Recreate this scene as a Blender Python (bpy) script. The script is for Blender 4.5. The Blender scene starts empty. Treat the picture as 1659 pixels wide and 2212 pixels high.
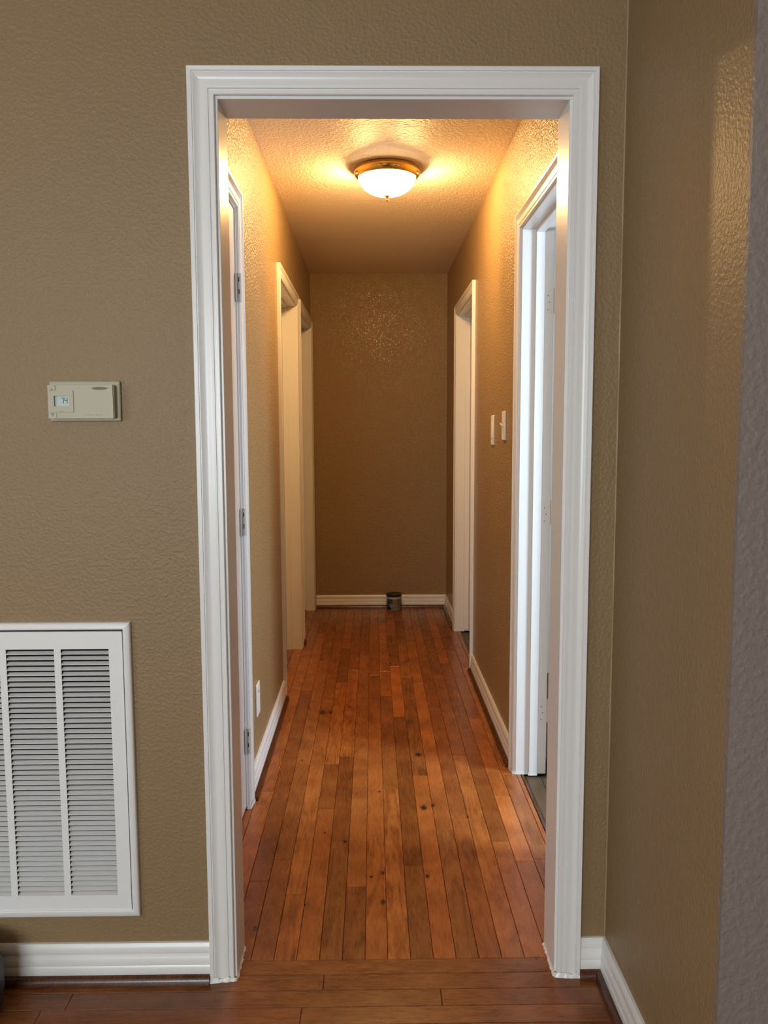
import bpy, bmesh, math, random
from mathutils import Vector, Matrix

random.seed(7)
SC = bpy.context.scene
COL = SC.collection

# ------------------------------------------------------------------ camera
CAM = (-0.0125, -1.8483, 1.3161)
PITCH, YAW, ROLL, FPX = 0.1007, 0.0138, -0.0034, 1757.69
Fv = Vector((math.sin(YAW) * math.cos(PITCH), math.cos(YAW) * math.cos(PITCH), -math.sin(PITCH)))
R0 = Vector((math.cos(YAW), -math.sin(YAW), 0)); U0 = R0.cross(Fv)
Rv = R0 * math.cos(ROLL) + U0 * math.sin(ROLL); Uv = Rv.cross(Fv)
cd = bpy.data.cameras.new('camera'); cam = bpy.data.objects.new('camera', cd); COL.objects.link(cam)
m = Matrix((Rv, Uv, -Fv)).transposed().to_4x4(); m.translation = CAM
cam.matrix_world = m
cd.sensor_fit = 'VERTICAL'; cd.sensor_height = 36.0; cd.lens = FPX / 2212 * 36.0
cd.clip_start = 0.02
SC.camera = cam

# ------------------------------------------------------------------ world, daylight, exposure
w = bpy.data.worlds.new('World'); SC.world = w; w.use_nodes = True
w.node_tree.nodes['Background'].inputs[0].default_value = (0.70, 0.82, 1.0, 1)
w.node_tree.nodes['Background'].inputs[1].default_value = 0.10

def area(name, loc, aim, sx, sy, power, col):
    l = bpy.data.lights.new(name, 'AREA'); l.shape = 'RECTANGLE'; l.size = sx; l.size_y = sy
    l.energy = power; l.color = col
    o = bpy.data.objects.new(name, l); COL.objects.link(o); o.location = loc
    o.rotation_euler = Vector(aim).to_track_quat('-Z', 'Y').to_euler()
    return o
# daylight through the living room windows behind the camera and on the left, and through the side room's window
area('daylight_back_window', (-1.15, -4.57, 1.45), (0, 1, 0), 1.5, 1.3, 114, (0.91, 1.0, 1.05))
area('daylight_left_window', (-2.66, -2.2, 1.45), (1, 0, 0), 1.2, 1.3, 26, (0.91, 1.0, 1.05))
area('daylight_side_room_window', (2.42, -0.02, 1.40), (-1, 0, 0), 0.8, 1.3, 140, (0.66, 0.84, 1.0))
LAMP_POWER = 60.0

SC.view_settings.view_transform = 'Standard'
SC.view_settings.look = 'None'
SC.view_settings.exposure = 0.0
SC.view_settings.gamma = 1.0
SC.view_settings.use_curve_mapping = False
try:
    SC.cycles.max_bounces = 10; SC.cycles.diffuse_bounces = 5; SC.cycles.glossy_bounces = 4
    SC.cycles.sample_clamp_indirect = 4.0
    SC.cycles.caustics_reflective = False; SC.cycles.caustics_refractive = False
except Exception:
    pass

# ------------------------------------------------------------------ materials
def mat(name, base, rough=0.5, metal=0.0, spec=0.5, coat=0.0):
    M = bpy.data.materials.new(name); M.use_nodes = True
    b = M.node_tree.nodes['Principled BSDF']
    b.inputs['Base Color'].default_value = (*base, 1)
    b.inputs['Roughness'].default_value = rough
    b.inputs['Metallic'].default_value = metal
    b.inputs['Specular IOR Level'].default_value = spec
    b.inputs['Coat Weight'].default_value = coat
    return M, M.node_tree, b

def noise(nt, vec, scale, detail=2.0, rough=0.5, dist=0.0):
    n = nt.nodes.new('ShaderNodeTexNoise')
    n.inputs['Scale'].default_value = scale; n.inputs['Detail'].default_value = detail
    n.inputs['Roughness'].default_value = rough; n.inputs['Distortion'].default_value = dist
    nt.links.new(vec, n.inputs['Vector'])
    return n
def ramp(nt, fac, stops):
    r = nt.nodes.new('ShaderNodeValToRGB'); e = r.color_ramp.elements
    while len(e) < len(stops): e.new(0.5)
    for k, (p, c) in enumerate(stops):
        e[k].position = p; e[k].color = (*c, 1) if len(c) == 3 else c
    nt.links.new(fac, r.inputs['Fac'])
    return r
def bump(nt, h, b, strength, dist):
    n = nt.nodes.new('ShaderNodeBump'); n.inputs['Strength'].default_value = strength
    n.inputs['Distance'].default_value = dist
    nt.links.new(h, n.inputs['Height']); nt.links.new(n.outputs['Normal'], b.inputs['Normal'])
    return n
def mixc(nt, mode, fac, a, b_):
    n = nt.nodes.new('ShaderNodeMix'); n.data_type = 'RGBA'; n.blend_type = mode
    for sock, v in ((n.inputs[0], fac), (n.inputs[6], a), (n.inputs[7], b_)):
        if hasattr(v, 'links'): nt.links.new(v, sock)
        elif isinstance(v, (int, float)): sock.default_value = v
        else: sock.default_value = (*v, 1)
    return n.outputs[2]
def mth(nt, op, a, b_=None, clamp=False):
    n = nt.nodes.new('ShaderNodeMath'); n.operation = op; n.use_clamp = clamp
    for k, v in enumerate((a, b_)):
        if v is None: continue
        if hasattr(v, 'links'): nt.links.new(v, n.inputs[k])
        else: n.inputs[k].default_value = v
    return n.outputs[0]

def plaster(name, base, rough, scale, dist, strength=1.0, spec=0.5):
    M, nt, b = mat(name, base, rough, spec=spec)
    pos = nt.nodes.new('ShaderNodeNewGeometry').outputs['Position']
    n1 = noise(nt, pos, scale, 2.5, 0.5, 0.0)
    n2 = noise(nt, pos, scale * 0.28, 2.0, 0.5)
    r1 = ramp(nt, n1.outputs[0], [(0.40, (0, 0, 0)), (0.68, (1, 1, 1))])
    h = mth(nt, 'ADD', r1.outputs[0], mth(nt, 'MULTIPLY', n2.outputs[0], 0.8))
    bump(nt, h, b, strength, dist)
    n3 = noise(nt, pos, 1.3, 3.0)
    c = ramp(nt, n3.outputs[0], [(0.3, tuple(v * 0.96 for v in base)), (0.7, tuple(min(1, v * 1.04) for v in base))])
    nt.links.new(c.outputs[0], b.inputs['Base Color'])
    return M

M_WALL = plaster('tan_wall_paint', (0.252, 0.169, 0.086), 0.46, 125, 0.0008, 0.9, 0.3)
M_TAUPE = plaster('grey_taupe_wall_paint', (0.205, 0.168, 0.145), 0.5, 85, 0.0012, 0.8, 0.3)
M_WALL2 = plaster('warm_tan_wall_paint', (0.30, 0.198, 0.094), 0.31, 115, 0.0026, 1.0, 0.42)
M_CEIL = plaster('ceiling_paint', (0.85, 0.74, 0.60), 0.55, 100, 0.0013, 0.9, 0.35)
M_ROOMWALL = plaster('side_room_paint', (0.62, 0.62, 0.60), 0.6, 90, 0.001, 0.6)

def painted(name, base, rough, bd=0.0004):
    M, nt, b = mat(name, base, rough)
    pos = nt.nodes.new('ShaderNodeNewGeometry').outputs['Position']
    n = noise(nt, pos, 26, 3.0)
    bump(nt, n.outputs[0], b, 0.6, bd)
    return M
M_TRIM = painted('white_gloss_trim_paint', (0.74, 0.735, 0.72), 0.30)
M_DOOR = painted('white_door_paint', (0.72, 0.70, 0.67), 0.34)
M_VENT = painted('white_vent_enamel', (0.74, 0.735, 0.725), 0.42, 0.0002)
M_PLATE, _, _ = mat('white_plastic_plate', (0.74, 0.72, 0.66), 0.35)
M_HINGE, _, _ = mat('painted_hinge', (0.56, 0.54, 0.51), 0.35)
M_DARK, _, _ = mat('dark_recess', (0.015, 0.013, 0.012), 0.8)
M_BLACK, _, _ = mat('black_plastic', (0.012, 0.012, 0.016), 0.45)
M_BRASS, _, _ = mat('polished_brass', (0.78, 0.50, 0.14), 0.18, 1.0)
M_SUB, _, _ = mat('subfloor_shadow', (0.02, 0.009, 0.004), 0.9)
M_THERM, _, _ = mat('beige_thermostat_plastic', (0.37, 0.345, 0.235), 0.5)
M_THERM2, _, _ = mat('beige_thermostat_cover', (0.40, 0.365, 0.25), 0.45)
M_THG, _, _ = mat('grey_print', (0.14, 0.13, 0.11), 0.6)
M_THL, _, _ = mat('faint_grey_print', (0.28, 0.26, 0.20), 0.6)
M_LCD, _, _ = mat('lcd_glass', (0.42, 0.50, 0.47), 0.25)
M_CAULK, _, _ = mat('tan_caulk', (0.30, 0.22, 0.13), 0.4)
M_NAVY, _, _ = mat('navy_plastic', (0.010, 0.016, 0.05), 0.35)
M_TUB, _, _ = mat('grey_label', (0.17, 0.17, 0.15), 0.4)
M_TUBW, _, _ = mat('cream_band', (0.50, 0.44, 0.34), 0.4)
M_SWIRL, _, _ = mat('pale_blue_grey_print', (0.24, 0.25, 0.26), 0.4)
M_TUBB, _, _ = mat('blue_label_patch', (0.02, 0.045, 0.10), 0.4)
M_TUBP, _, _ = mat('brown_label_patch', (0.16, 0.11, 0.08), 0.4)

def wood(name, dark, mid, light, rough, knots=()):
    M, nt, b = mat(name, mid, rough)
    tc = nt.nodes.new('ShaderNodeTexCoord').outputs['Object']
    oi = nt.nodes.new('ShaderNodeObjectInfo')
    off = mth(nt, 'MULTIPLY', oi.outputs['Random'], 37.0)
    cx = nt.nodes.new('ShaderNodeCombineXYZ')
    for k in range(3): nt.links.new(off, cx.inputs[k])
    va = nt.nodes.new('ShaderNodeVectorMath'); va.operation = 'ADD'
    nt.links.new(tc, va.inputs[0]); nt.links.new(cx.outputs[0], va.inputs[1])
    mp = nt.nodes.new('ShaderNodeMapping'); mp.inputs['Scale'].default_value = (1, 0.07, 1)
    nt.links.new(va.outputs[0], mp.inputs['Vector'])
    fine = noise(nt, mp.outputs[0], 330, 3.0, 0.6)
    mp2 = nt.nodes.new('ShaderNodeMapping'); mp2.inputs['Scale'].default_value = (1, 0.10, 1)
    nt.links.new(va.outputs[0], mp2.inputs['Vector'])
    big = noise(nt, mp2.outputs[0], 17, 3.0, 0.5, 0.6)
    # cathedral rings: contour lines of a stretched field
    rings = mth(nt, 'SINE', mth(nt, 'MULTIPLY', big.outputs[0], 48.0))
    rings = mth(nt, 'MULTIPLY', rings, mth(nt, 'MULTIPLY', oi.outputs['Random'], 0.11))
    blot = noise(nt, va.outputs[0], 9, 2.0)
    f = mth(nt, 'ADD', mth(nt, 'MULTIPLY', fine.outputs[0], 0.24), mth(nt, 'MULTIPLY', blot.outputs[0], 0.52))
    f = mth(nt, 'ADD', f, rings)
    f = mth(nt, 'ADD', f, 0.12)
    c = ramp(nt, f, [(0.24, dark), (0.50, mid), (0.78, light)]).outputs[0]
    c = mixc(nt, 'MULTIPLY', 1.0, c, oi.outputs['Color'])
    if knots:
        pos = nt.nodes.new('ShaderNodeNewGeometry').outputs['Position']
        wob = noise(nt, pos, 120, 2.0)
        tot = None
        for (kx, ky, r) in knots:
            mk = nt.nodes.new('ShaderNodeMapping'); mk.vector_type = 'POINT'
            mk.inputs['Location'].default_value = (-kx, -ky * 0.6, 0); mk.inputs['Scale'].default_value = (1, 0.6, 1)
            nt.links.new(pos, mk.inputs['Vector'])
            ln = nt.nodes.new('ShaderNodeVectorMath'); ln.operation = 'LENGTH'
            nt.links.new(mk.outputs[0], ln.inputs[0])
            d = mth(nt, 'MULTIPLY', ln.outputs['Value'], mth(nt, 'ADD', wob.outputs[0], 0.5))
            k = mth(nt, 'SUBTRACT', 1.0, mth(nt, 'DIVIDE', d, r), True)
            tot = k if tot is None else mth(nt, 'MAXIMUM', tot, k)
        c = mixc(nt, 'MIX', mth(nt, 'MULTIPLY', tot, 1.6, True), c, (0.02, 0.008, 0.004))
    nt.links.new(c, b.inputs['Base Color'])
    rr = ramp(nt, fine.outputs[0], [(0.3, (rough * 0.85,) * 3), (0.7, (rough * 1.25,) * 3)])
    nt.links.new(rr.outputs[0], b.inputs['Roughness'])
    hb = mth(nt, 'ADD', mth(nt, 'MULTIPLY', fine.outputs[0], 0.25), noise(nt, va.outputs[0], 6, 1.0).outputs[0])
    bump(nt, hb, b, 0.35, 0.0012)
    return M
KN = [(-0.252, 1.853, .022), (-0.215, 1.853, .014), (-0.128, 1.927, .010), (-0.329, 0.194, .010), (0.007, 1.009, .006), (-0.107, 0.648, .008),
      (0.194, 0.895, .009), (0.160, 0.878, .016), (0.306, 0.806, .006), (0.168, 1.346, .016), (-0.175, 0.707, .006), (0.012, 0.46, .008),
      (0.012, 0.31, .010), (-0.022, 0.44, .007), (0.144, 0.44, .009), (-0.206, 0.30, .005), (0.39, 0.06, .004), (-0.30, 1.30, .006)]
M_OAK = wood('stained_oak_planks', (0.115, 0.030, 0.0065), (0.29, 0.088, 0.019), (0.43, 0.155, 0.036), 0.27, KN)
M_OAK2 = wood('weathered_oak_planks', (0.04, 0.023, 0.010), (0.11, 0.066, 0.030), (0.19, 0.12, 0.06), 0.42)
M_SHOE = wood('dark_stained_wood', (0.03, 0.010, 0.004), (0.07, 0.022, 0.008), (0.11, 0.038, 0.014), 0.25)

# ------------------------------------------------------------------ mesh helpers
class MB:
    def __init__(s): s.v = []; s.f = []
    def add(s, vs, fs):
        o = len(s.v); s.v += [tuple(p) for p in vs]; s.f += [tuple(o + i for i in f) for f in fs]; return s
    def box(s, x0, y0, z0, x1, y1, z1):
        vs = [(x, y, z) for z in (z0, z1) for y in (y0, y1) for x in (x0, x1)]
        return s.add(vs, [(0, 2, 3, 1), (4, 5, 7, 6), (0, 1, 5, 4), (2, 6, 7, 3), (0, 4, 6, 2), (1, 3, 7, 5)])
    def loft(s, rings, closed=True, caps=True):
        n = len(rings[0]); vs = [p for r in rings for p in r]; fs = []
        for k in range(len(rings) - 1):
            for i in range(n if closed else n - 1):
                j = (i + 1) % n
                fs.append((k * n + i, k * n + j, (k + 1) * n + j, (k + 1) * n + i))
        if caps:
            fs.append(tuple(range(n))[::-1]); fs.append(tuple((len(rings) - 1) * n + i for i in range(n)))
        return s.add(vs, fs)
    def lathe(s, cx, cy, prof, n=48, ang=2 * math.pi, a0=0):
        full = abs(ang - 2 * math.pi) < 1e-6
        rings = []
        for k in range(n if full else n + 1):
            a = a0 + ang * k / n
            rings.append([(cx + r * math.cos(a), cy + r * math.sin(a), z) for r, z in prof])
        if full: rings.append(rings[0])
        return s.loft(rings, closed=False, caps=False)
    def cyl(s, p0, p1, r, n=12):
        p0 = Vector(p0); p1 = Vector(p1); d = (p1 - p0).normalized()
        a = d.orthogonal().normalized(); b = d.cross(a)
        return s.loft([[p + a * r * math.cos(2 * math.pi * k / n) + b * r * math.sin(2 * math.pi * k / n) for k in range(n)] for p in (p0, p1)])
    def ball(s, c, r, n=12):
        pr = [(r * math.sin(math.pi * k / 8) + 1e-6, c[2] - r * math.cos(math.pi * k / 8)) for k in range(9)]
        return s.lathe(c[0], c[1], pr, n)

def wloc(o):
    p = Vector((0, 0, 0))
    while o: p = p + o.location; o = o.parent
    return p
def obj(name, mb, material, parent=None, bevel=0.0, seg=2, smooth=False, origin=None, label=None):
    xs, ys, zs = zip(*mb.v)
    og = Vector(origin) if origin else Vector(((min(xs) + max(xs)) / 2, (min(ys) + max(ys)) / 2, min(zs)))
    me = bpy.data.meshes.new(name)
    me.from_pydata([(x - og.x, y - og.y, z - og.z) for x, y, z in mb.v], [], mb.f)
    bm = bmesh.new(); bm.from_mesh(me)
    bmesh.ops.remove_doubles(bm, verts=bm.verts, dist=1e-6)
    bmesh.ops.recalc_face_normals(bm, faces=bm.faces)
    bm.to_mesh(me); bm.free()
    if smooth:
        for p in me.polygons: p.use_smooth = True
    me.materials.append(material)
    o = bpy.data.objects.new(name, me); COL.objects.link(o)
    o.location = og - (wloc(parent) if parent else Vector((0, 0, 0)))
    if parent: o.parent = parent
    if bevel:
        bv = o.modifiers.new('bevel', 'BEVEL'); bv.width = bevel; bv.segments = seg; bv.limit_method = 'ANGLE'
        for p in me.polygons: p.use_smooth = True
        try: me.set_sharp_from_angle(angle=math.radians(50))
        except Exception: pass
        bv.harden_normals = False
    elif smooth == 'auto':
        try: me.set_sharp_from_angle(angle=math.radians(35))
        except Exception: pass
    if label: o['label'] = label
    return o
def empty(name, loc, label=None, cat=None, kind=None, group=None):
    o = bpy.data.objects.new(name, None); COL.objects.link(o); o.location = loc; o.empty_display_size = 0.05
    if label: o['label'] = label
    if cat: o['category'] = cat
    if kind: o['kind'] = kind
    if group: o['group'] = group
    return o
def tag(o, label, cat=None, kind=None, group=None):
    o['label'] = label
    if cat: o['category'] = cat
    if kind: o['kind'] = kind
    if group: o['group'] = group
    return o

# ------------------------------------------------------------------ room dimensions (metres)
WL, WR, YB, ZC = -0.455, 0.530, 4.111, 2.425      # hall walls, far wall, ceiling
WT = 0.1124                                        # wall thickness
IL, IR, IT = -0.3445, 0.4208, 2.030                # cased opening
RX, RE = 0.544, -0.6215                            # living room's right wall and its outer corner
LX0, LX1, LY0 = -2.60, 2.30, -4.50                 # living room
AX1, AY0, AY1 = 2.35, RE + 0.115, 2.45              # side room
J = 0.018                                          # jamb thickness
OP = {'L1': (0.165, 0.877), 'L2': (2.103, 2.967), 'L3': (3.183, 4.020), 'RA': (0.530, 1.147), 'RB': (2.553, 3.377)}
DT = 2.030

def wall_boxes(mb, place, u0, u1, ztop, holes):
    """place(u0,z0,u1,z1) adds one box; holes = [(u0,u1,top)] standing on the floor"""
    us = u0
    for a, b, t in sorted(holes):
        place(us, 0, a, ztop); place(a, t, b, ztop); us = b
    place(us, 0, u1, ztop)

# front wall, with the cased opening and the recess behind the return-air grille
VX0, VX1, VZ0, VZ1 = -1.262, -0.597, 0.190, 0.842
mb = MB()
P = lambda a, z0, b, z1: mb.box(a, 0, z0, b, WT, z1)
P(LX0, 0, VX0, ZC); P(VX1, 0, IL - J, ZC); P(VX0, 0, VX1, VZ0); P(VX0, VZ1, VX1, ZC)
mb.box(VX0, WT - 0.02, VZ0, VX1, WT, VZ1)
P(IL - J, IT + J, IR + J, ZC); P(IR + J, 0, WR + 0.115, ZC)
wall_front = tag(obj('wall_front', mb, M_WALL), 'tan textured wall around the white cased opening', kind='structure')
mb = MB(); wall_boxes(mb, lambda a, z0, b, z1: mb.box(WL - 0.115, a, z0, WL, b, z1), WT, YB, ZC,
                      [(OP[k][0] - J, OP[k][1] + J, DT + J) for k in ('L1', 'L2', 'L3')])
tag(obj('wall_left', mb, M_WALL2), 'left tan wall of the hall with three white door frames', kind='structure')
mb = MB(); wall_boxes(mb, lambda a, z0, b, z1: mb.box(WR, a, z0, WR + 0.115, b, z1), WT, YB, ZC,
                      [(OP[k][0] - J, OP[k][1] + J, DT + J) for k in ('RA', 'RB')])
tag(obj('wall_right', mb, M_WALL2), 'right tan wall of the hall with the light switches', kind='structure')
mb = MB().box(WL - 0.115, YB, 0, WR + 0.115, YB + 0.1, ZC)
tag(obj('wall_back', mb, M_WALL2), 'brown wall closing the far end of the hall', kind='structure')
mb = MB(); mb.box(RX, RE + .012, 0, WR + 0.115, 0, ZC)
tag(obj('wall_right', mb, M_WALL), 'narrow tan wall right of the cased opening, in front of it', kind='structure')
mb = MB(); mb.box(RX, RE, 0, AX1 + 0.1, RE + .012, ZC); mb.box(WR + 0.115, RE + .012, 0, AX1 + 0.1, AY0, ZC)
tag(obj('wall_right', mb, M_TAUPE), 'greyish wall at the right picture edge, facing the viewer', kind='structure')

# the rest of the living room, behind and beside the viewer
mb = MB()
WX = (-1.9, -0.4); WZ = (0.8, 2.1)
mb.box(LX0 - 0.1, LY0 - 0.1, 0, WX[0], LY0, ZC); mb.box(WX[1], LY0 - 0.1, 0, LX1 + 0.1, LY0, ZC)
mb.box(WX[0], LY0 - 0.1, 0, WX[1], LY0, WZ[0]); mb.box(WX[0], LY0 - 0.1, WZ[1], WX[1], LY0, ZC)
tag(obj('wall_rear', mb, M_WALL), 'living room wall with a wide window, behind the viewer', kind='structure')
mb = MB(); WY = (-2.8, -1.6)
mb.box(LX0 - 0.1, LY0, 0, LX0, WY[0], ZC); mb.box(LX0 - 0.1, WY[1], 0, LX0, WT, ZC)
mb.box(LX0 - 0.1, WY[0], 0, LX0, WY[1], WZ[0]); mb.box(LX0 - 0.1, WY[0], WZ[1], LX0, WY[1], ZC)
tag(obj('wall_left', mb, M_WALL), 'living room side wall with a window, left of the viewer', kind='structure')
mb = MB(); mb.box(LX1, LY0, 0, LX1 + 0.1, RE, ZC)
tag(obj('wall_right', mb, M_WALL), 'living room side wall right of the viewer', kind='structure')
# side room behind the right doorway
mb = MB()
mb.box(AX1, AY0, 0, AX1 + 0.1, -0.42, ZC); mb.box(AX1, 0.38, 0, AX1 + 0.1, AY1, ZC)
mb.box(AX1, -0.42, 0, AX1 + 0.1, 0.38, 0.75); mb.box(AX1, -0.42, 2.05, AX1 + 0.1, 0.38, ZC)
tag(obj('wall_side', mb, M_ROOMWALL), 'pale side room wall with a window', kind='structure')
mb = MB(); mb.box(WR + 0.115, AY1, 0, AX1 + 0.1, AY1 + 0.1, ZC)
tag(obj('wall_side', mb, M_ROOMWALL), 'pale far wall of the side room', kind='structure')

def window(name, pl, u0, u1, z0, z1, label):
    e = empty(name, pl((u0 + u1) / 2, z0, 0), label, None, 'structure')
    def bx(mbx, a, z0_, b, z1_, h0, h1):
        p = pl(a, z0_, h0); q = pl(b, z1_, h1)
        mbx.box(min(p[0], q[0]), min(p[1], q[1]), min(p[2], q[2]), max(p[0], q[0]), max(p[1], q[1]), max(p[2], q[2]))
    f = MB()
    for a, za, b, zb in ((u0, z0, u0 + .04, z1), (u1 - .04, z0, u1, z1), (u0 + .04, z0, u1 - .04, z0 + .04), (u0 + .04, z1 - .04, u1 - .04, z1)):
        bx(f, a, za, b, zb, -0.02, -0.05)
    obj('window_frame', f, M_TRIM, e)
    s = MB(); bx(s, u0 + .04, (z0 + z1) / 2 - .015, u1 - .04, (z0 + z1) / 2 + .015, -0.02, -0.05); obj('meeting_rail', s, M_TRIM, e)
    s = MB(); bx(s, u0 - .03, z0 - .03, u1 + .03, z0, 0.04, 0.0); obj('sill', s, M_TRIM, e)
window('window_1', lambda u, z, h: (u, LY0 + h, z), WX[0], WX[1], WZ[0], WZ[1], 'wide white framed window behind the viewer')
window('window_2', lambda u, z, h: (LX0 + h, u, z), WY[0], WY[1], WZ[0], WZ[1], 'white framed window left of the viewer')
window('window_3', lambda u, z, h: (AX1 - h, u, z), -0.42, 0.38, 0.75, 2.05, 'white framed window in the side room')

mb = MB().box(WL - 0.115, WT, ZC, WR + 0.115, YB + 0.1, ZC + 0.08)
tag(obj('ceiling', mb, M_CEIL), 'textured hall ceiling lit by the flush lamp', kind='structure')
mb = MB().box(LX0 - 0.1, LY0 - 0.1, ZC, LX1 + 0.1, WT, ZC + 0.08)
tag(obj('ceiling', mb, M_CEIL), 'living room ceiling', kind='structure')
mb = MB().box(WR + 0.115, RE, ZC, AX1 + 0.1, AY1 + 0.1, ZC + 0.08)
tag(obj('ceiling', mb, M_ROOMWALL), 'side room ceiling', kind='structure')
# light coloured caulk bead in the corner right of the opening
mb = MB(); n = 40
rg = [[(RX - .0018 - .0012 * random.random(), -.0002, z), (RX, -.0002, z), (RX, -.0018 - .0012 * random.random(), z)] for z in [0.10 + (ZC - .11) * k / n for k in range(n + 1)]]
mb.loft(rg); obj('caulk_bead', mb, M_CAULK, wall_front)

# ------------------------------------------------------------------ floors
PW = 0.05715; X0 = -0.323; GAP = 0.0011; TH = 0.018
mb = MB(); mb.box(WL - 0.115, 0.008, -0.05, 0.552, YB, -TH)
mb.box(LX0, LY0, -0.05, LX1, 0.008, -TH)
floor = tag(obj('floor', mb, M_SUB), 'glossy reddish brown oak strip floor of hall and living room', kind='structure')
floor.color = (1, 1, 1, 1)
_plank_cache = {}
def plank(wd, ln, x, y, rot, tone, parent, material, ztop=0.0, rcol=None):
    """board with eased edges, length along its local Y; (x, y) is its centre"""
    key = (round(wd, 4), round(ln, 4), material.name)
    me = _plank_cache.get(key)
    if me is None:
        a, b, c = wd / 2 - GAP / 2, ln / 2 - GAP / 2, 0.0011
        lo = [(-a, -b, -TH), (a, -b, -TH), (a, b, -TH), (-a, b, -TH)]
        m1 = [(-a, -b, -c), (a, -b, -c), (a, b, -c), (-a, b, -c)]
        tp = [(-a + c, -b + c, 0), (a - c, -b + c, 0), (a - c, b - c, 0), (-a + c, b - c, 0)]
        k = MB().loft([lo, m1, tp])
        me = bpy.data.meshes.new('plank'); me.from_pydata(k.v, [], k.f); me.materials.append(material)
        bm = bmesh.new(); bm.from_mesh(me); bmesh.ops.recalc_face_normals(bm, faces=bm.faces); bm.to_mesh(me); bm.free()
        _plank_cache[key] = me
    o = bpy.data.objects.new('plank', me); COL.objects.link(o); o.parent = parent
    o.location = Vector((x, y, ztop)) - wloc(parent)
    o.rotation_euler.z = rot
    h = random.uniform(-0.09, 0.07)
    o.color = (tone * (1 + h * 0.3), tone * (1 + h), tone * (1 + h * 1.6), 1)
    return o
JN = {-3: [2.636], -2: [1.018, 1.888, 2.914], -1: [0.423, 0.949, 2.175, 3.35], 0: [0.542, 1.256, 1.86, 2.71], 1: [0.353, 0.973, 1.587, 2.037, 3.30],
      2: [0.876, 1.262, 2.30, 2.98], 3: [0.652, 1.334, 2.52, 3.087, 3.7], 4: [0.389, 1.52, 2.795, 3.45], 5: [0.679, 1.634, 2.43, 3.2], 6: [1.031, 2.093, 2.499, 3.6],
      7: [0.499, 1.792, 2.59, 3.3], 8: [1.142, 2.396, 3.05, 3.75], 9: [0.721, 1.031, 2.282, 3.111], 10: [0.83, 1.901, 2.72, 3.211],
      11: [1.333, 2.41, 3.5], 12: [0.638, 1.636, 2.65, 3.3], 13: [0.518, 0.962, 1.751, 2.913, 3.6], 14: [1.25, 2.1, 3.0, 3.9]}
TN = [(-0.205, 0.224, 1.35), (-0.345, 0.708, .74), (0.114, 2.106, 1.6), (-0.147, 1.051, .72), (0.098, 0.761, .72), (0.107, 0.239, .78),
      (0.175, 0.86, 1.45), (0.229, 1.253, 1.4), (-0.296, 1.405, 1.15), (0.472, 0.854, 1.6), (0.456, 1.293, 1.3), (0.023, 0.424, 1.2),
      (0.156, 0.217, 1.2), (0.35, 1.04, 1.25), (0.193, 2.971, 1.2), (-0.431, 2.737, 1.35), (-0.208, 2.981, 1.2), (-0.152, 1.402, 1.25),
      (0.273, 0.301, 1.0), (0.234, 0.302, .85), (0.219, 0.55, .85), (-0.333, 0.291, .8), (-0.188, 0.428, 1.1), (-0.054, 0.556, 1.1), (0.259, 0.893, .95)]
YT = 0.0625
for k in range(-3, 15):
    xa, xb = X0 + k * PW, X0 + (k + 1) * PW
    xa, xb = max(xa, WL), min(xb, WR)
    if k in (-3, 14):        # edge strips widen where a doorway opens
        dr = [OP['L1'], OP['L2'], OP['L3']] if k < 0 else [OP['RA'], OP['RB']]
        ys = sorted([YT, YB] + [v for d in dr for v in d])
    else:
        ys = [YT] + JN[k] + [YB]
    for ya, yb in zip(ys, ys[1:]):
        t = random.choice([0.72, 0.84, 0.92, 1.0, 1.02, 1.12, 1.24])
        for tx, ty, tt in TN:
            if X0 + k * PW <= tx < X0 + (k + 1) * PW and ya <= ty < yb: t = tt
        xc, xd = xa, xb
        if k in (-3, 14) and any(abs(ya - d[0]) < 1e-6 for d in dr):
            if k < 0: xc = -0.494
            else: xd = 0.533
        plank(xd - xc, yb - ya, (xc + xd) / 2, (ya + yb) / 2, 0, t, floor, M_OAK)
# strips running into the doorways
for (a, b) in (OP['L1'], OP['L2'], OP['L3']):
    for xa, xb in ((-0.5515, -0.494), (-0.57, -0.5515)):
        plank(xb - xa, b - a, (xa + xb) / 2, (a + b) / 2, 0, random.uniform(.8, 1), floor, M_OAK)
a, b = OP['RB']
for xa, xb in ((0.533, 0.552),): plank(xb - xa, b - a, (xa + xb) / 2, (a + b) / 2, 0, .9, floor, M_OAK)
a, b = OP['RA']
plank(0.016, b - a, 0.533 + .008, (a + b) / 2, 0, 1.1, floor, M_OAK)
# threshold board and the crosswise boards of the living room
plank(YT - 0.008, IR - IL, (IL + IR) / 2, (YT + 0.008) / 2, math.pi / 2, .72, floor, M_OAK)
rowj = {0: [-1.95, -1.02, -0.136, 1.2], 1: [-1.5, -0.722, 0.142, 1.0], 2: [-2.0, -0.775, -0.181, 0.74]}
for r in range(30):
    y1 = 0.008 - r * 0.0562; y0 = y1 - 0.0562
    js = rowj.get(r) or sorted(random.uniform(-2.4 + q, -1.5 + q) for q in (0, .95, 1.9, 2.8))
    xs = [LX0] + js + [RX if y0 > RE else LX1]
    for xa, xb in zip(xs, xs[1:]):
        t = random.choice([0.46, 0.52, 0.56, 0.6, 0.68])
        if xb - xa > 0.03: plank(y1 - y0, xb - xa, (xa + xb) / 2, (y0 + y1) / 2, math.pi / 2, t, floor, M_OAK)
mb = MB()
for r in range(30, 81):
    y1 = 0.008 - r * 0.0562; y0 = max(LY0, y1 - 0.0562); x = LX0
    while x < LX1:
        xe = min(LX1, x + random.uniform(.5, 1.4))
        mb.box(x + .0005, y0 + .0005, -TH, xe - .0005, y1 - .0005, 0); x = xe
o = obj('plank_field', mb, M_OAK, floor); o['kind'] = 'stuff'; o.color = (.64, .64, .64, 1)
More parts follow.
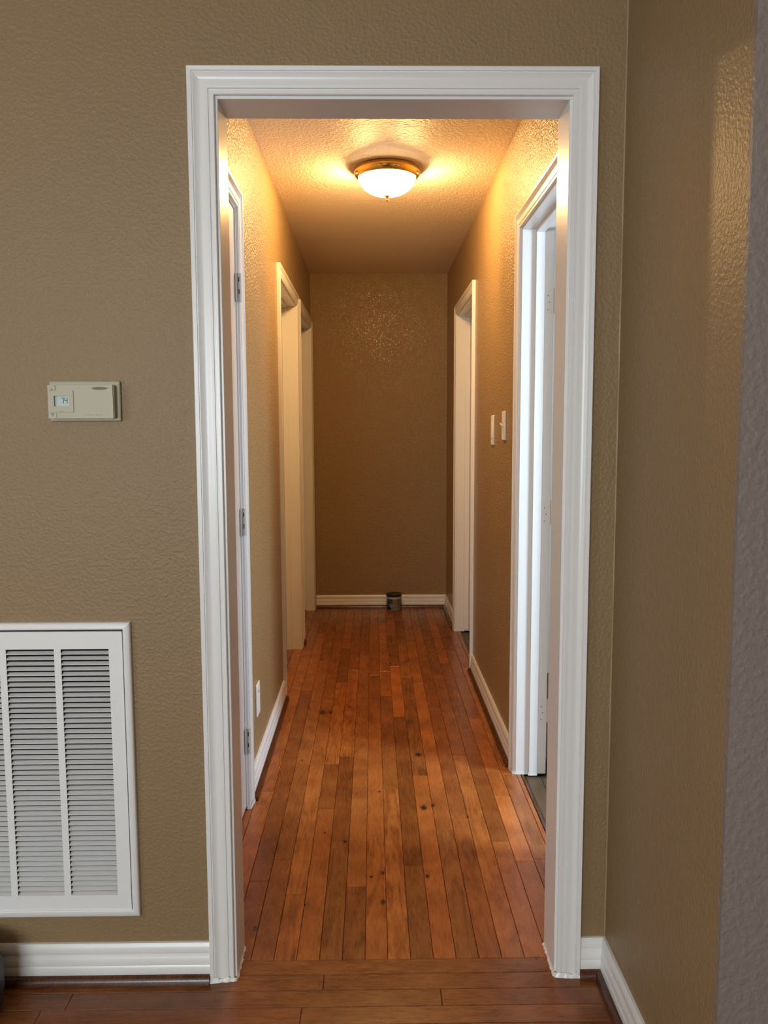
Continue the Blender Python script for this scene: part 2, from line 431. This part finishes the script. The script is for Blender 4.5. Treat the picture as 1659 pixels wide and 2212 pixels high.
# side room floor: duller boards, a step lower, with a dark reducer strip
mb = MB().box(0.552, AY0, -0.06, AX1, AY1, -TH - 0.006).box(0.552, AY1, -0.06, 0.70, YB, -TH - 0.006)
floor2 = tag(obj('floor', mb, M_SUB), 'dull weathered plank floor inside the right doorway', kind='structure')
k = 0; x = 0.566
while x < 1.35:
    y = AY0
    while y < AY1:
        ye = min(AY1, y + random.uniform(.5, 1.3))
        if not (x < WR + 0.115):
            plank(PW, ye - y, x + PW / 2, (y + ye) / 2, 0, random.uniform(.7, 1.1), floor2, M_OAK2, -0.006)
        y = ye
    if x < WR + 0.115:
        for (a, b) in (OP['RA'], OP['RB']):
            plank(PW, b - a, x + PW / 2, (a + b) / 2, 0, random.uniform(.75, 1.05), floor2, M_OAK2, -0.006)
    x += PW
mb = MB()
while x < AX1 - PW:
    mb.box(x + .0005, AY0, -TH, x + PW - .0005, AY1, -0.006); x += PW
o = obj('plank_field', mb, M_OAK2, floor2); o['kind'] = 'stuff'; o.color = (.9, .9, .9, 1)
for nm in ('RA', 'RB'):
    a, b = OP[nm]
    mb = MB(); mb.loft([[(0.549, y, -.004), (0.552, y, 0.0005), (0.560, y, -0.0005), (0.566, y, -.006), (0.566, y, -.012), (0.549, y, -.012)] for y in (a, b)])
    obj('reducer_strip', mb, M_SHOE, floor2)

# ------------------------------------------------------------------ door frames
CP = [(0, 0), (0, .0085), (.0015, .0105), (.0095, .0105), (.0105, .008), (.0122, .008), (.013, .0115), (.018, .0120), (.0225, .0122),
      (.029, .0112), (.036, .0118), (.0415, .0150), (.0440, .0165), (.0452, .0140), (.0466, .0140), (.0475, .0172), (.0555, .0180), (.057, .0165), (.057, 0)]
RV = 0.006
def frame_parts(e, pl, u0, u1, top, depth=0.115, ua=None, ub=None, w0=.057, w1=.057, back_casing=False, legs=(True, True), stop_at=None, zb=0.0015):
    """pl(u, z, h): u along the wall, h out of the wall face. Casing, jambs and stops."""
    a, b, t = u0 - RV, u1 + RV, top + RV
    for side in (0, 1):
        if not legs[side]: continue
        sg, ue, sc = ((-1, a, w0 / .057), (1, b, w1 / .057))[side]
        k = MB(); rings = []
        nz = 14
        for q in range(nz + 1):
            z_f = q / nz
            rings.append([pl(ue + sg * d * sc, zb + (t + d - zb) * z_f, h) for d, h in CP])
        k.loft(rings)
        obj('side_casing', k, M_TRIM, e, smooth='auto')
    k = MB(); s0, s1 = w0 / .057, w1 / .057
    k.loft([[pl(a - d * s0, t + d, h) for d, h in CP], [pl(b + d * s1, t + d, h) for d, h in CP]])
    obj('head_casing', k, M_TRIM, e, smooth='auto')
    def bx(k, ua_, za, ha, ub_, zb_, hb):
        p = pl(ua_, za, ha); q = pl(ub_, zb_, hb)
        return k.box(*[min(p[i], q[i]) for i in range(3)], *[max(p[i], q[i]) for i in range(3)])
    for side in (0, 1):
        p, q = ((u0 - J, u0), (u1, u1 + J))[side]
        obj('side_jamb', bx(MB(), p, zb, 0.001, q, top, -depth), M_TRIM, e, bevel=.001)
    obj('head_jamb', bx(MB(), u0 - J, top, 0.001, u1 + J, top + J, -depth), M_TRIM, e, bevel=.001)
    if stop_at:
        h0, h1 = stop_at
        obj('door_stop', bx(MB(), u0, zb + .008, -h0, u0 + .011, top - .011, -h1), M_TRIM, e, bevel=.0015)
        obj('door_stop', bx(MB(), u1 - .011, zb + .008, -h0, u1, top - .011, -h1), M_TRIM, e, bevel=.0015)
        obj('head_stop', bx(MB(), u0, top - .011, -h0, u1, top, -h1), M_TRIM, e, bevel=.0015)
    return bx
def skirt(e, pts, out=0.006, hgt=0.012):
    """ragged dried-paint line where a painted foot meets the floor; pts = foot outline, walked with the floor on its right"""
    P_ = []
    for (p, q) in zip(pts, pts[1:]):
        p = Vector(p); q = Vector(q); L = (q - p).length; n_ = max(2, int(L / .006))
        d = (q - p).normalized(); nr = Vector((d.y, -d.x))
        for i in range(n_ + (1 if q == Vector(pts[-1]) else 0)): P_.append((p + d * L * i / n_, nr))
    rings = []
    for p, nr in P_:
        o_ = p + nr * out * random.uniform(.35, 1.1); z = hgt * random.uniform(.6, 1.0)
        rings.append([(p.x - nr.x * .002, p.y - nr.y * .002, .0004), (o_.x, o_.y, .0004), (o_.x, o_.y, .002), (p.x - nr.x * .0005, p.y - nr.y * .0005, z)])
    return obj('paint_skirt', MB().loft(rings), M_TRIM, e)

plF = lambda u, z, h: (u, -h, z)
plL = lambda u, z, h: (WL + h, u, z)
plR = lambda u, z, h: (WR - h, u, z)
# the cased opening in the front wall (both faces trimmed)
d1 = empty('door_1', ((IL + IR) / 2, 0, 0), 'wide white cased opening leading into the hall', None, 'structure')
frame_parts(d1, plF, IL, IR, IT, WT, w1=.0545)
plFb = lambda u, z, h: (u, WT + h, z)
k = MB()
for sg, ue in ((-1, IL - RV), (1, IR + RV)):
    k = MB().loft([[plFb(ue + sg * d, .0015 + (IT + RV + d) * f, h) for d, h in CP] for f in (0, 1)]); obj('side_casing', k, M_TRIM, d1, smooth='auto')
k = MB().loft([[plFb(IL - RV - d, IT + RV + d, h) for d, h in CP], [plFb(IR + RV + d, IT + RV + d, h) for d, h in CP]]); obj('head_casing', k, M_TRIM, d1, smooth='auto')
skirt(d1, [(IL - .063, -.018), (IL - .001, -.012), (IL, -.003), (IL, WT)][:], .005, .012)
skirt(d1, [(IR, WT), (IR, -.003), (IR + .001, -.012), (IR + .060, -.018)], .005, .012)

def hinge(e, pl, u, z, hw=0.089):
    h = empty('hinge', pl(u, z, 0.0)); h.parent = e; h.location = Vector(pl(u, z, 0)) - wloc(e)
    a = pl(u - .016, z, -.001); b = pl(u + .016, z + hw, .004)
    obj('hinge_leaf', MB().box(*[min(a[i], b[i]) for i in range(3)], *[max(a[i], b[i]) for i in range(3)]), M_HINGE, h, bevel=.0008)
    obj('hinge_barrel', MB().cyl(pl(u, z - .001, .010), pl(u, z + hw + .001, .010), .0075, 14), M_HINGE, h, smooth='auto')
    for f in (.26, .70):
        p = pl(u - .0078, z + hw * f, .0085); q = pl(u - .004, z + hw * (f + .17), .0115)
        obj('dark_slot', MB().box(*[min(p[i], q[i]) for i in range(3)], *[max(p[i], q[i]) for i in range(3)]), M_DARK, h)

def knob(e, pl, u, z, h0):
    k = MB(); pr = [(1e-5, 0), (.030, 0), (.030, .004), (.012, .008), (.010, .03), (.02, .038), (.027, .05), (.024, .06), (1e-5, .066)]
    rings = []
    for r, t in pr: rings.append([pl(u + r * math.cos(2 * math.pi * q / 24), z + r * math.sin(2 * math.pi * q / 24), h0 + t) for q in range(24)])
    obj('knob', k.loft(rings), M_BRASS, e, smooth='auto')

# door 2: closed white closet door, flush with the hall's left wall
a, b = OP['L1']
d2 = empty('door_2', (WL, (a + b) / 2, 0), 'closed white door with three painted hinges, nearest on the left of the hall', None, 'structure')
bx = frame_parts(d2, plL, a, b, DT, stop_at=(.042, .075))
obj('door_slab', bx(MB(), a + .003, .012, -.003, b - .003, DT - .003, -.038), M_DOOR, d2, bevel=.0015)
for z in (1.735, 0.965, 0.205): hinge(d2, plL, b - .001, z)
knob(d2, plL, a + .07, .95, -.003)
skirt(d2, [(WL, b + .063), (WL + .018, b + .063), (WL + .012, b + .004), (WL, b)], .006, .016)
def bed_door(nm, key, pl, sgn, label, opened=False, hinge_far=True):
    a, b = OP[key]
    e = empty(nm, pl((a + b) / 2, 0, 0), label, None, 'structure')
    bx = frame_parts(e, pl, a, b, DT, stop_at=(.048, .080))
    f0 = pl(0, 0, 0)[0]
    return e, bx, a, b
e, bx, a, b = bed_door('door_3', 'L2', plL, 1, 'white door frame in the middle of the hall\'s left wall')
obj('door_slab', bx(MB(), a + .003, .010, -.081, b - .003, DT - .003, -.115), M_DOOR, e, bevel=.0015)
knob(e, plL, a + .07, .95, -.081)
skirt(e, [(WL + .0, b + .063), (WL + .018, b + .063), (WL + .012, b + .004), (WL, b), (WL - .047, b), (WL - .048, b - .011), (WL - .08, b - .011)], .005, .012)
e, bx, a, b = bed_door('door_4', 'L3', plL, 1, 'white door frame at the far end of the hall\'s left wall')
obj('door_slab', bx(MB(), a + .003, .010, -.081, b - .003, DT - .003, -.115), M_DOOR, e, bevel=.0015)
knob(e, plL, a + .07, .95, -.081)
skirt(e, [(WL + .018, b + .063), (WL + .012, b + .004), (WL, b), (WL - .047, b)], .004, .010)
e, bx, a, b = bed_door('door_5', 'RB', plR, -1, 'white door frame far down the hall\'s right wall')
obj('door_slab', bx(MB(), a + .003, .012, -.081, b - .003, DT - .003, -.115), M_DOOR, e, bevel=.0015)
knob(e, plR, a + .07, .95, -.081)
skirt(e, [(WR - .047 + .094, b - .011), (WR + .047, b), (WR, b), (WR - .012, b + .004), (WR - .018, b + .063), (WR, b + .063)], .005, .012)
# door 6: opened into the side room, hinged at the far jamb
e, bx, a, b = bed_door('door_6', 'RA', plR, -1, 'bright white door frame near on the right of the hall, its door opened inwards')
skirt(e, [(WR + .08, b - .011), (WR + .047, b - .011), (WR + .047, b), (WR, b), (WR - .012, b + .004), (WR - .018, b + .063), (WR, b + .063)], .006, .014)
skirt(e, [(WR, a - .063), (WR - .018, a - .063), (WR - .012, a - .004), (WR, a)], .010, .03)
obj('door_slab', MB().box(WR + .119, b - .038, .012, WR + .119 + (b - a), b - .003, DT - .003), M_DOOR, e, bevel=.0015)
M_PH, _, _ = mat('painted_hinge_white', (0.72, 0.71, 0.69), 0.33)
for z in (1.735, 0.965, 0.205):
    h = empty('hinge', (0, 0, 0)); h.parent = e; h.location = Vector((WR + .10, b, z)) - wloc(e)
    obj('hinge_leaf', MB().box(WR + .088, b - .0012, z, WR + .115, b + .001, z + .089), M_PH, h, bevel=.0006)
    obj('hinge_barrel', MB().cyl((WR + .121, b + .004, z), (WR + .121, b + .004, z + .089), .005), M_PH, h, smooth='auto')
    for (dx, dz) in ((.094, .012), (.099, .038), (.094, .062)):
        obj('screw_hole', MB().cyl((WR + dx, b - .0012, z + dz), (WR + dx, b - .0022, z + dz), .0018, 8), M_DARK, h)

# ------------------------------------------------------------------ baseboards and shoe mouldings
BP = [(0, .018), (.0135, .018), (.0145, .021), (.0145, .037), (.0128, .0405), (.0118, .0425), (.0140, .045), (.0140, .052), (.0118, .062),
      (.0085, .068), (.0085, .071), (.0115, .0735), (.0120, .080), (.0105, .088), (.0060, .0955), (0, .0960)]
SP = [(0, .0006), (.0290, .0006), (.0288, .006), (.0275, .011), (.0245, .016), (.0200, .0195), (.0140, .0208), (0, .0208)]
def mould(name, prof, material, pl, u0, u1, label=None, c0=0, c1=0, kind='structure'):
    """c0/c1: +1 mitres an outside corner, -1 an inside corner"""
    k = MB(); n_ = max(1, int((u1 - u0) / .25)); rings = []
    for q in range(n_ + 1):
        f = q / n_; r = []
        for h, z in prof:
            ua = u0 - c0 * h; ub = u1 + c1 * h
            r.append(pl(ua + (ub - ua) * f, z, h))
        rings.append(r)
    o = obj(name, k.loft(rings), material, smooth='auto')
    if label: o['label'] = label
    if kind: o['kind'] = kind
    return o
plRx = lambda u, z, h: (RX - h, u, z)
plRe = lambda u, z, h: (u, RE - h, z)
plB = lambda u, z, h: (u, YB - h, z)
runs = [('baseboard_front', plF, LX0, IL - .0635, 0, 0, 'white baseboard under the return air grille'),
        ('baseboard_front', plF, IR + .0610, RX, 0, -1, 'short white baseboard piece right of the opening'),
        ('baseboard_right', plRx, RE, 0, 1, -1, 'white baseboard at the bottom right corner of the picture'),
        ('baseboard_right', plRe, RX, LX1, 1, 0, 'white baseboard around the right wall\'s outer corner'),
        ('baseboard_left', plL, OP['L1'][1] + .0635, OP['L2'][0] - .0635, 0, 0, 'white baseboard below the wall plate on the left of the hall'),
        ('baseboard_left', plL, OP['L2'][1] + .0635, OP['L3'][0] - .0635, 0, 0, 'tiny white baseboard piece between two left door frames'),
        ('baseboard_right', plR, WT, OP['RA'][0] - .0635, 0, 0, 'short baseboard before the near right door frame'),
        ('baseboard_right', plR, OP['RA'][1] + .0635, OP['RB'][0] - .0635, 0, 0, 'white baseboard between the two right door frames'),
        ('baseboard_right', plR, OP['RB'][1] + .0635, YB, 0, -1, 'white baseboard at the far end of the hall\'s right wall'),
        ('baseboard_back', plB, WL + .02, WR, 0, -1, 'white baseboard across the hall\'s far wall')]
for i, (nm, pl, u0, u1, c0, c1, lab) in enumerate(runs):
    mould(nm, BP, M_TRIM, pl, u0, u1, lab, c0, c1)
    o = mould('trim_%d' % (i + 1), SP, M_SHOE, pl, u0, u1, 'dark shoe moulding under the ' + lab, c0, c1)
    o.color = (1, 1, 1, 1)

# ------------------------------------------------------------------ hall ceiling lamp
LX, LY = 0.055, 1.75
lamp = empty('ceiling_lamp', (LX, LY, ZC), 'lit flush ceiling lamp with brass rim and white glass bowl', 'lamp')
pr = [(1e-5, ZC), (.128, ZC), (.136, ZC - .003), (.140, ZC - .010), (.1415, ZC - .018), (.1405, ZC - .025), (.134, ZC - .034), (.127, ZC - .040), (.124, ZC - .041),
      (.124, ZC - .038), (.128, ZC - .030), (.128, ZC - .004), (1e-5, ZC - .004)]
obj('brass_pan', MB().lathe(LX, LY, pr, 72), M_BRASS, lamp, smooth='auto')
M_GL = bpy.data.materials.new('lit_glass'); M_GL.use_nodes = True; nt = M_GL.node_tree; nt.nodes.clear()
out = nt.nodes.new('ShaderNodeOutputMaterial')
tr = nt.nodes.new('ShaderNodeBsdfTransparent'); tr.inputs[0].default_value = (1, 1, 1, 1)
tl = nt.nodes.new('ShaderNodeBsdfTranslucent'); tl.inputs[0].default_value = (.95, .93, .88, 1)
em = nt.nodes.new('ShaderNodeEmission'); em.inputs[0].default_value = (1.0, .80, .50, 1); em.inputs[1].default_value = 9.0
m1 = nt.nodes.new('ShaderNodeMixShader'); m1.inputs[0].default_value = .5
nt.links.new(tr.outputs[0], m1.inputs[1]); nt.links.new(tl.outputs[0], m1.inputs[2])
ad = nt.nodes.new('ShaderNodeAddShader'); nt.links.new(m1.outputs[0], ad.inputs[0]); nt.links.new(em.outputs[0], ad.inputs[1])
nt.links.new(ad.outputs[0], out.inputs[0])
zt = ZC - .036; dz = .078
pr = [(.122 * math.cos(q / 14 * math.pi / 2) ** .95 + 1e-5, zt - dz * math.sin(q / 14 * math.pi / 2)) for q in range(15)]
pr[-1] = (1e-5, zt - dz)
obj('glass_bowl', MB().lathe(LX, LY, pr, 64), M_GL, lamp, smooth=True)
z0 = zt - dz
obj('finial', MB().lathe(LX, LY, [(1e-5, z0 + .004), (.011, z0 + .003), (.012, z0 - .001), (.006, z0 - .007), (.0035, z0 - .011), (.0055, z0 - .016), (.0045, z0 - .021), (1e-5, z0 - .024)], 24), M_BRASS, lamp, smooth=True)
M_KN, _, _ = mat('pale_knob', (.75, .68, .5), .3)
for ang in (200, 340, 90):
    a = math.radians(ang)
    obj('screw_knob', MB().ball((LX + .139 * math.cos(a), LY + .139 * math.sin(a), ZC - .031), .0065), M_KN, lamp, smooth=True)
for sx in (-1, 1):
    bl = bpy.data.lights.new('bulb_light', 'POINT'); bl.energy = LAMP_POWER; bl.color = (1.0, .585, .215); bl.shadow_soft_size = .018
    bo = bpy.data.objects.new('bulb_light', bl); COL.objects.link(bo); bo.parent = lamp; bo.location = (sx * .088, .032, -.051)

# ------------------------------------------------------------------ thermostat
TX0, TX1, TZ0, TZ1 = -0.7320, -0.5745, 1.337, 1.4265
th = empty('thermostat', ((TX0 + TX1) / 2, 0, TZ0), 'beige digital thermostat showing 74 on the tan wall', 'thermostat')
obj('back_plate', MB().box(TX0, -.009, TZ0, TX1, 0, TZ1), M_THERM, th, bevel=.003)
BX0, BX1, BZ0, BZ1 = -0.7275, -0.5850, 1.3435, 1.4165; FY = -.029
# cover with a real window opening for the display
SX0, SX1, SZ0, SZ1 = BX0 + .013, BX0 + .0455, BZ0 + .0265, BZ0 + .0495
k = MB()
k.box(BX0, FY, BZ0, SX0, -.009, BZ1); k.box(SX1, FY, BZ0, BX1, -.009, BZ1); k.box(SX0, FY, BZ0, SX1, -.009, SZ0); k.box(SX0, FY, SZ1, SX1, -.009, BZ1)
cov = obj('cover', k, M_THERM2, th)
obj('edge_shell', MB().box(BX1 - .0005, FY + .003, BZ0 + .001, BX1 + .002, -.009, BZ1 - .001), M_THERM, th, bevel=.001)
obj('display', MB().box(SX0, FY + .006, SZ0, SX1, FY + .009, SZ1), M_LCD, th)
def bar(name, x0, z0, x1, z1, material, y=FY, t=.0006): return obj(name, MB().box(x0, y - t, z0, x1, y, z1), material, th)
bar('groove', BX0 + .0555, BZ0 + .013, BX0 + .0567, BZ0 + .061, M_THG); bar('groove', BX0 + .018, BZ0 + .0126, BX0 + .0567, BZ0 + .0136, M_THL)
bar('groove', BX0 + .0165, BZ0 + .061, BX0 + .0177, BZ0 + .072, M_THG); bar('groove', BX0 + .0175, BZ0 + .001, BX0 + .0185, BZ0 + .0126, M_THL)
bar('groove', BX0 + .0, BZ0 + .0138, BX0 + .018, BZ0 + .0144, M_THL)
for zc, s in ((BZ0 + .0635, 1), (BZ0 + .0085, -1)):
    k = MB().loft([[(BX0 + .004, y, zc - s * .0035), (BX0 + .0135, y, zc - s * .0035), (BX0 + .0088, y, zc + s * .0035)] for y in (FY - .0008, FY)])
    obj('arrow_button', k, M_THL, th)
# maker's badge is an unreadable dark smudge
k = MB(); cxm, czm = BX0 + .1145, BZ0 + .0655
k.loft([[(cxm + .0175 * math.cos(a) * (1 + .08 * math.sin(5 * a)), y, czm + .0032 * math.sin(a)) for a in [2 * math.pi * q / 24 for q in range(24)]] for y in (FY - .0006, FY)])
obj('badge', k, M_THG, th)
for q in range(9):
    x = BX0 + .080 + q * .0048; bar('print_mark', x, BZ0 + .0065 + .001 * (q % 3 == 1), x + random.uniform(.002, .004), BZ0 + .0076 + .001 * (q % 2), M_THL)
bar('print_mark', BX0 + .0245, BZ0 + .0150, BX0 + .034, BZ0 + .0158, M_THG)
segs = {'7': 'abc', '4': 'fgbc'}
M_SEG, _, _ = mat('lcd_segment', (.05, .07, .06), .5)
def digit(ch, x, z, w_, h_):
    t = .0013; k = MB(); y0, y1 = FY + .0054, FY + .006
    S = {'a': (x, z + h_ - t, x + w_, z + h_), 'b': (x + w_ - t, z + h_ / 2, x + w_, z + h_), 'c': (x + w_ - t, z, x + w_, z + h_ / 2),
         'f': (x, z + h_ / 2, x + t, z + h_), 'g': (x, z + h_ / 2 - t / 2, x + w_, z + h_ / 2 + t / 2)}
    for s_ in segs[ch]: q = S[s_]; k.box(q[0], y0, q[1], q[2], y1, q[3])
    obj('digit', k, M_SEG, th)
digit('7', SX0 + .0135, SZ0 + .0065, .0062, .0125); digit('4', SX0 + .0215, SZ0 + .0065, .0062, .0125)
bar('digit_mark', SX0 + .0185, SZ0 + .0205, SX0 + .0200, SZ0 + .0212, M_SEG, FY + .006)

# ------------------------------------------------------------------ return air grille
GX1, GZ0, GZ1 = -0.571, 0.166, 0.879; GX0 = -1.289
vent = empty('return_air_grille', ((GX0 + GX1) / 2, 0, GZ0), 'white louvred return air grille low on the wall, cut by the left picture edge', 'vent')
tw = .0165
TP = [(0, 0), (0, .009), (.0015, .0115), (.004, .013), (tw - .002, .013), (tw, .0115), (tw, 0)]
def trimbar(p0, p1, p2, p3, n0, n1):
    k = MB(); k.loft([[(p0[0] + n0[0] * d, -h, p0[1] + n0[1] * d) for d, h in TP], [(p1[0] + n1[0] * d, -h, p1[1] + n1[1] * d) for d, h in TP]])
    obj('trim_frame', k, M_TRIM, vent, smooth='auto')
trimbar((GX0, GZ0), (GX1, GZ0), 0, 0, (1, 1), (-1, 1)); trimbar((GX1, GZ0), (GX1, GZ1), 0, 0, (-1, 1), (-1, -1))
trimbar((GX1, GZ1), (GX0, GZ1), 0, 0, (-1, -1), (1, -1)); trimbar((GX0, GZ1), (GX0, GZ0), 0, 0, (1, -1), (1, 1))
px1, px0 = GX1 - tw - .003, GX0 + tw + .002; pz0, pz1 = GZ0 + tw - .003, GZ1 - tw - .005
SZa, SZb = 0.2185, 0.8165; colw = .1100; pit = .1255
cols = [(-0.622 - q * pit - colw, -0.622 - q * pit) for q in range(5)]
k = MB(); y0, y1 = -.0085, -.007
k.box(px0, y0, SZb, px1, y1, pz1); k.box(px0, y0, pz0, px1, y1, SZa)
edges = [px1] + [v for c in cols for v in (c[1], c[0])] + [px0]
for q in range(0, len(edges), 2): k.box(edges[q + 1], y0, SZa, edges[q], y1, SZb)
obj('face_panel', k, M_VENT, vent)
k = MB(); k.box(px0, -.007, pz1 - .0015, px1, 0, pz1); k.box(px0, -.007, pz0, px1, 0, pz0 + .0015); k.box(px1 - .0015, -.007, pz0, px1, 0, pz1); k.box(px0, -.007, pz0, px0 + .0015, 0, pz1)
obj('panel_edge', k, M_VENT, vent)
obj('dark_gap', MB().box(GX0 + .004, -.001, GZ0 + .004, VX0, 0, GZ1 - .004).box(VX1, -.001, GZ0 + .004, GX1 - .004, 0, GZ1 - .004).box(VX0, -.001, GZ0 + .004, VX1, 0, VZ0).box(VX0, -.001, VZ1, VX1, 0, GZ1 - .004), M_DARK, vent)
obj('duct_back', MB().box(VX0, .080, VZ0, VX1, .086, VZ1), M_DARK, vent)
NS = 48; sp = (SZb - SZa) / NS
me = bpy.data.meshes.new('slat')
kk = MB(); a = colw / 2
sec = [(-.0085, .0000), (-.0083, -.0014), (-.0070, -.0016), (.0036, .0030), (.0030, .0039), (-.0070, .0002)]
kk.loft([[(x, y, z) for y, z in sec] for x in (-a, a)])
me.from_pydata(kk.v, [], kk.f); me.materials.append(M_VENT)
bm = bmesh.new(); bm.from_mesh(me); bmesh.ops.recalc_face_normals(bm, faces=bm.faces); bm.to_mesh(me); bm.free()
vo = wloc(vent)
for (c0, c1) in cols:
    for q in range(NS):
        s = bpy.data.objects.new('slat', me); COL.objects.link(s); s.parent = vent
        s.location = Vector(((c0 + c1) / 2, 0, SZa + (q + .12) * sp)) - vo

# ------------------------------------------------------------------ wall plates and switches
def plate(name, pl, u, z0, wd, hg, label, cat, toggle=False, rocker=False, hole=False, group=None):
    e = empty(name, pl(u, z0, 0), label, cat, group=group)
    def bx(a, za, ha, b, zb_, hb):
        p = pl(a, za, ha); q = pl(b, zb_, hb)
        return MB().box(*[min(p[i], q[i]) for i in range(3)], *[max(p[i], q[i]) for i in range(3)])
    obj('cover_plate', bx(u - wd / 2, z0, 0, u + wd / 2, z0 + hg, .007), M_PLATE, e, bevel=.0022)
    zc = z0 + hg / 2
    if toggle:
        obj('toggle_slot', bx(u - .005, zc - .012, .0068, u + .005, zc + .012, .0074), M_THL, e)
        k = MB(); k.loft([[pl(u + du, zc + zz, hh) for du, zz in ((-.004, z_a), (.004, z_a), (.004, z_b), (-.004, z_b))] for z_a, z_b, hh in ((-.005, .006, .007), (.004, .0125, .021))])
        obj('toggle', k, M_PLATE, e, bevel=.0008)
    if rocker:
        obj('rocker', bx(u - .0165, zc - .033, .006, u + .0165, zc + .033, .0095), M_PLATE, e, bevel=.0015)
    if hole:
        obj('jack_hole', bx(u - .006, zc + .026, .0068, u + .004, zc + .034, .0075), M_DARK, e)
        obj('screw', bx(u - .003, zc - .045, .0068, u + .003, zc - .040, .0078), M_HINGE, e)
    else:
        for s_ in (-1, 1): obj('screw', bx(u - .0025, zc + s_ * hg * .36 - .0025, .0068, u + .0025, zc + s_ * hg * .36 + .0025, .0076), M_PLATE, e)
    return e
plate('wall_plate', plL, 1.155, .243, .074, .122, 'white wall plate with a small dark hole low on the left wall', 'wall plate', hole=True)
plate('light_switch', plR, 1.808, 1.247, .076, .132, 'white switch with flat rocker, the farther of two on the right wall', 'light switch', rocker=True)
plate('light_switch', plR, 1.500, 1.272, .074, .118, 'white toggle switch, the one nearer the bright right door frame', 'light switch', toggle=True)

# ------------------------------------------------------------------ tub at the far wall
TX, TY = 0.139, 4.020
tub = empty('lidded_tub', (TX, TY, 0), 'small round tub with navy lid on the floor at the far wall', 'container')
obj('body', MB().lathe(TX, TY, [(1e-5, 0.0006), (.049, 0.0006), (.052, .003), (.0535, .02), (.0525, .098), (.0535, .104), (.0535, .108), (1e-5, .108)], 48), M_TUB, tub, smooth='auto')
obj('lid', MB().lathe(TX, TY, [(.0542, .108), (.0572, .108), (.0585, .111), (.0585, .120), (.0560, .1235), (.050, .1215), (1e-5, .1215), (1e-5, .112), (.0542, .112)], 48), M_NAVY, tub, smooth='auto')
obj('cream_band', MB().lathe(TX, TY, [(.0527, .090), (.0541, .104), (.0546, .104), (.0535, .090)], 48), M_TUBW, tub, smooth='auto')
def patch(name, a0, a1, z0, z1, material, r=.0540):
    k = MB(); n_ = 10; rings = []
    for q in range(n_ + 1):
        a = math.radians(a0 + (a1 - a0) * q / n_)
        rings.append([(TX + rr * math.cos(a), TY + rr * math.sin(a), z) for rr, z in ((r - .002, z0), (r, z0), (r - .0003, z1), (r - .002, z1))])
    obj(name, k.loft(rings), material, tub, smooth='auto')
patch('label_patch', 205, 258, .046, .089, M_TUBB); patch('label_patch', 262, 285, .050, .089, M_TUBP); patch('label_patch', 294, 318, .050, .088, M_TUBP)
patch('label_patch', 195, 246, .012, .044, M_NAVY)
rings = []
for q in range(19):
    t = math.radians(150 + 480 * q / 18); rr_ = .35 + .65 * q / 18; ua = math.radians(248) + math.cos(t) * .24 * rr_; z = .045 + math.sin(t) * .014 * rr_
    c = Vector((TX + .0545 * math.cos(ua), TY + .0545 * math.sin(ua), z)); n_ = Vector((math.cos(t) * -math.sin(ua), math.cos(t) * math.cos(ua), math.sin(t))) * .003; o_ = Vector((math.cos(ua), math.sin(ua), 0)) * .0008
    rings.append([c - n_ - o_, c + n_ - o_, c + n_ + o_, c - n_ + o_])
obj('swirl_print', MB().loft(rings), M_SWIRL, tub)

# ------------------------------------------------------------------ dark thing cut by the left picture edge
k = MB()
sec = []
for z, r in ((0.0015, .10), (.02, .112), (.06, .116), (.11, .116), (.15, .108), (.165, .09)):
    sec.append([(-1.010 + r * math.copysign(abs(math.cos(a)) ** .6, math.cos(a)) * 1.35, -.145 + r * math.copysign(abs(math.sin(a)) ** .6, math.sin(a)) * .85, z) for a in [2 * math.pi * q / 32 for q in range(32)]])
bb = empty('dark_case', (-1.010, -.145, 0), 'black case on the floor, barely showing at the left picture edge', 'case')
obj('shell', k.loft(sec), M_BLACK, bb, smooth='auto')
rings = []
for q in range(13):
    a = math.pi * q / 12; c = Vector((-1.010 + .05 * math.cos(a), -.145, .163 + .022 * math.sin(a)))
    rings.append([c + Vector((.004 * math.cos(a) * s0, s1 * .008, .004 * math.sin(a) * s0)) for s0, s1 in ((1, 1), (-1, 1), (-1, -1), (1, -1))])
obj('handle', MB().loft(rings), M_BLACK, bb)
